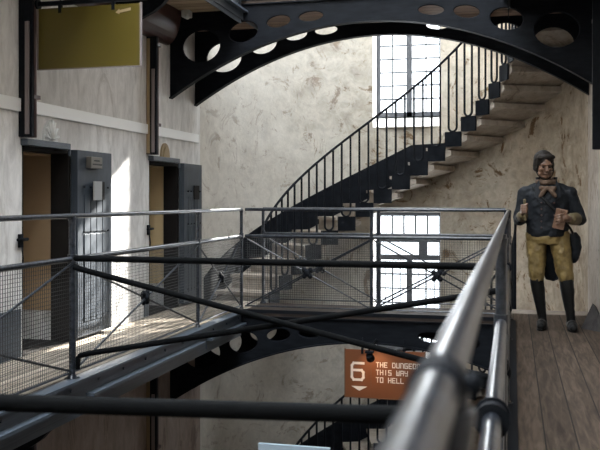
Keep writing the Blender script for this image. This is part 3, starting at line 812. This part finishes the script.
# skirt flaps at the waist
coat = remesh('coat', b, M['coat'], man, .008, 4, (.07, .022))
b = nb()   # stand collar and lapels
for s in (-1, 1):
    prism_dir(b, [W((s*.02, -.125, 1.13)), W((s*.115, -.105, 1.20)), W((s*.105, -.075, 1.30)), W((s*.075, -.06, 1.345)), W((s*.055, -.10, 1.26))], (0, -.016, 0))
rc = [(math.sin(t)*.088-.005, .022-math.cos(t)*.078) for t in [math.radians(38+i*(284)/18) for i in range(19)]]
for i in range(18):
    a, c = rc[i], rc[i+1]
    prism_dir(b, [W((a[0], a[1], 1.275)), W((c[0], c[1], 1.275)), W((c[0]*1.1, c[1]*1.1, 1.372)), W((a[0]*1.1, a[1]*1.1, 1.372))], (0, .008, 0))
obj('collar', b, M['coat'], coat, True)
for s in (-1, 1):
    for i in range(5): b = nb(); ball(b, W((s*.055, -.138+.004*(i > 2), 1.14-i*.055)), .008, u=8, v=6); obj('button', b, M['brown'], coat, True)
b = nb()
capsule(b, [tuple(Vector(RE).lerp(Vector(RW), .45)), tuple(Vector(RE).lerp(Vector(RW), .88))], [.058, .052]); obj('cuff', b, M['cuff'], coat, True); b = nb()
capsule(b, [tuple(Vector(LE).lerp(Vector(LW), .72)), tuple(Vector(LE).lerp(Vector(LW), .97))], [.050, .045])
obj('cuff', b, M['cuff'], coat, True)
b = nb()   # tails hanging behind the legs
pr = [(-.13, .86), (.17, .86), (.19, .62), (.12, .45), (.06, .42), (-.01, .44), (-.06, .60)]
n = len(pr)
a = [b.verts.new(W((x, .10+.03*math.sin(x*30), z))) for x, z in pr]; c = [b.verts.new(W((x*1.0, .135+.03*math.sin(x*30), z))) for x, z in pr]
b.faces.new(a); b.faces.new(c[::-1])
for i in range(n): b.faces.new((a[i], a[(i+1) % n], c[(i+1) % n], c[i]))
obj('coat_tails', b, M['coat'], coat)
# neckcloth
b = nb()
tube(b, [W((.075*math.sin(t)-.008, .01-.075*math.cos(t), 1.335-.012*math.cos(t))) for t in [2*PI*i/18 for i in range(18)]], .026, 10, True)
for s in (-1, 1):
    capsule(b, [(0, -.105, 1.275), (s*.035, -.125, 1.245), (s*.062, -.135, 1.20)], [.014, .026, .017], seg=10)
    capsule(b, [(0, -.11, 1.275), (s*.055, -.125, 1.272)], [.012, .022], seg=8)
ball(b, W((0, -.118, 1.272)), .021)
remesh('neckcloth', b, M['scarf'], man, .006, 2, (.02, .010))
# breeches, baggy and gathered below the knee
b = nb()
tube(b, [W((.0, .0, .90)), W((0, 0, .82)), W((.0, 0, .77))], 1.0, 24, rz=[(.165, .115), (.185, .125), (.17, .115)])
for lg in LEGS:
    h, k, a_ = Vector(lg[0]), Vector(lg[1]), Vector(lg[2])
    pts = [h, h.lerp(k, .3), h.lerp(k, .6), h.lerp(k, .86), k.lerp(a_, .03)]
    capsule(b, [tuple(p) for p in pts], [.092, .092, .080, .074, .056])
br = remesh('breeches', b, M['breech'], man, .008, 4, (.06, .026))
# tall boots
for lg, (tx, ty) in zip(LEGS, ((-.060, -.15), (.220, -.17))):
    b = nb(); k, a_ = Vector(lg[1]), Vector(lg[2])
    top = k.lerp(a_, -.02)
    pts = [top, k.lerp(a_, .25), k.lerp(a_, .55), k.lerp(a_, .85), a_, Vector((a_.x, a_.y+.01, .05))]
    capsule(b, [tuple(p) for p in pts], [.062, .060, .050, .040, .041, .043])
    capsule(b, [(a_.x, a_.y+.02, .045), ((a_.x+tx)/2, a_.y+ty*.5, .050), (tx, a_.y+ty*.95, .036)], [.043, .046, .034])
    o = remesh('boot', b, M['boot'], man, .007, 2, (.05, .008))
    b = nb()
    sol = []
    ax = Vector((tx-a_.x, ty, 0)).normalized(); nx = Vector((-ax.y, ax.x, 0))
    for t in range(20):
        an = 2*PI*t/20; l = math.cos(an)*.125+.055; wdt = math.sin(an)*(.045 if l > .06 else .038)
        q = Vector((a_.x, a_.y, 0))+ax*l+nx*wdt; sol.append((FX+q.x, FY+q.y))
    prism(b, sol, FZ+.001, FZ+.018)
    obj('sole', b, M['boot'], o)
    b = nb(); prism(b, [(FX+a_.x+.036*math.cos(t), FY+a_.y+.02+.036*math.sin(t)) for t in [2*PI*i/14 for i in range(14)]], FZ+.019, FZ+.04); obj('heel', b, M['boot'], o)
# things carried
e = empty('book', W((.10, -.235, .92)), 'tan book held against the coat by the costumed person', 'book', rz=0)
def rotbox(cx, cy, cz, sx, sy, sz, rx, rz_, bev=.002):
    bm = nb(); box(bm, -sx/2, sx/2, -sy/2, sy/2, -sz/2, sz/2, 0, bev)
    bmesh.ops.transform(bm, matrix=Matrix.Translation(W((cx, cy, cz))) @ Matrix.Rotation(rz_, 4, 'Z') @ Matrix.Rotation(rx, 4, 'Y'), verts=bm.verts); return bm
obj('page_block', rotbox(.100, -.232, 1.00, .085, .026, .16, .22, -.35), M['pages'], e)
bb = rotbox(.100, -.232, 1.00, .095, .005, .175, .22, -.35); bmesh.ops.translate(bb, verts=bb.verts, vec=(-.0055, -.0155, 0))
b2 = rotbox(.100, -.232, 1.00, .095, .005, .175, .22, -.35); bmesh.ops.translate(b2, verts=b2.verts, vec=(.0055, .0155, 0))
obj('cover', bb, M['book'], e); obj('cover', b2, M['book'], e)
b = nb(); cyl(b, W((-.198, -.279, .985)), W((-.200, -.279, 1.165)), .0105, 12); ball(b, W((-.200, -.279, 1.165)), .012)
tag(obj('baton', b, M['cuff'], None, True), 'short olive rod gripped in the raised fist of the costumed person', 'rod')
e = empty('satchel', W((.225, .03, .64)), 'dark cloth bag hanging at the hip of the costumed person', 'bag')
b = nb(); tube(b, [W((.215, .03, .865)), W((.235, .03, .82)), W((.245, .03, .74)), W((.235, .03, .65)), W((.225, .03, .60))], 1., 16, rz=[(.035, .05), (.055, .07), (.055, .075), (.045, .06), (.02, .03)])
remesh('bag_body', b, M['coat'], e, .008, 3, (.05, .015))
b = nb(); tube(b, [W((-.13, -.06, 1.285)), W((-.03, -.150, 1.17)), W((.10, -.148, 1.03)), W((.19, -.085, .92)), W((.23, .0, .85))], .011, 8); obj('shoulder_strap', b, M['boot'], e, True)

# ---------------------------------------------------------------- light
sc = bpy.context.scene
wd = bpy.data.worlds.new('world'); sc.world = wd; wd.use_nodes = True
bg = wd.node_tree.nodes['Background']; bg.inputs[0].default_value = (.86, .93, 1, 1); bg.inputs[1].default_value = 4.0
def area(name, loc, rot, sx, sy, power, col=(1, 1, 1), spread=PI):
    l = bpy.data.lights.new(name, 'AREA'); l.shape = 'RECTANGLE'; l.size = sx; l.size_y = sy; l.energy = power; l.color = col; l.spread = spread
    o = bpy.data.objects.new(name, l); C.objects.link(o); o.location = loc; o.rotation_euler = rot; return o
area('skylight_daylight', (-1.4, 3.2, ZT-.02), (0, 0, 0), 2.5, 15, 1050, (.86, .93, 1))
for z0, z1 in WIN:
    area('stair_window_daylight', (XC, YC+RO2+.05, (z0+z1)/2+.08), (-PI/2, 0, 0), .88, 1.8, 60, (.9, .95, 1))
sd = Vector((-1.68, -4.0, -2.38)).normalized()
l = bpy.data.lights.new('sun', 'SUN'); l.energy = 50; l.angle = math.radians(.8); l.color = (1, .96, .88)
o = bpy.data.objects.new('sun', l); C.objects.link(o); o.rotation_euler = sd.to_track_quat('-Z', 'Y').to_euler()
l = bpy.data.lights.new('sign_spot', 'SPOT'); l.energy = 3.2; l.color = (1, .62, .33); l.spot_size = math.radians(95); l.spot_blend = .8; l.shadow_soft_size = .02
o = bpy.data.objects.new('sign_spot', l); C.objects.link(o); o.location = (-1.33, 8.12, -1.55)
o.rotation_euler = Vector((.02, .26, -.16)).to_track_quat('-Z', 'Y').to_euler()

# ---------------------------------------------------------------- camera
cd = bpy.data.cameras.new('camera'); cam = bpy.data.objects.new('camera', cd); C.objects.link(cam)
F = 850.0
cd.sensor_width = 36; cd.lens = F*36/600
cd.shift_y = -26/600
cam.rotation_euler = (PI/2, 0, math.atan(213/F)); cam.location = (0, 0, 0)
cd.clip_start = .02
cd.dof.use_dof = True; cd.dof.focus_distance = 8.5; cd.dof.aperture_fstop = 9.0
sc.camera = cam
sc.view_settings.view_transform = 'Standard'; sc.view_settings.look = 'None'; sc.view_settings.gamma = 1
sc.view_settings.use_curve_mapping = False; sc.view_settings.exposure = 0.08
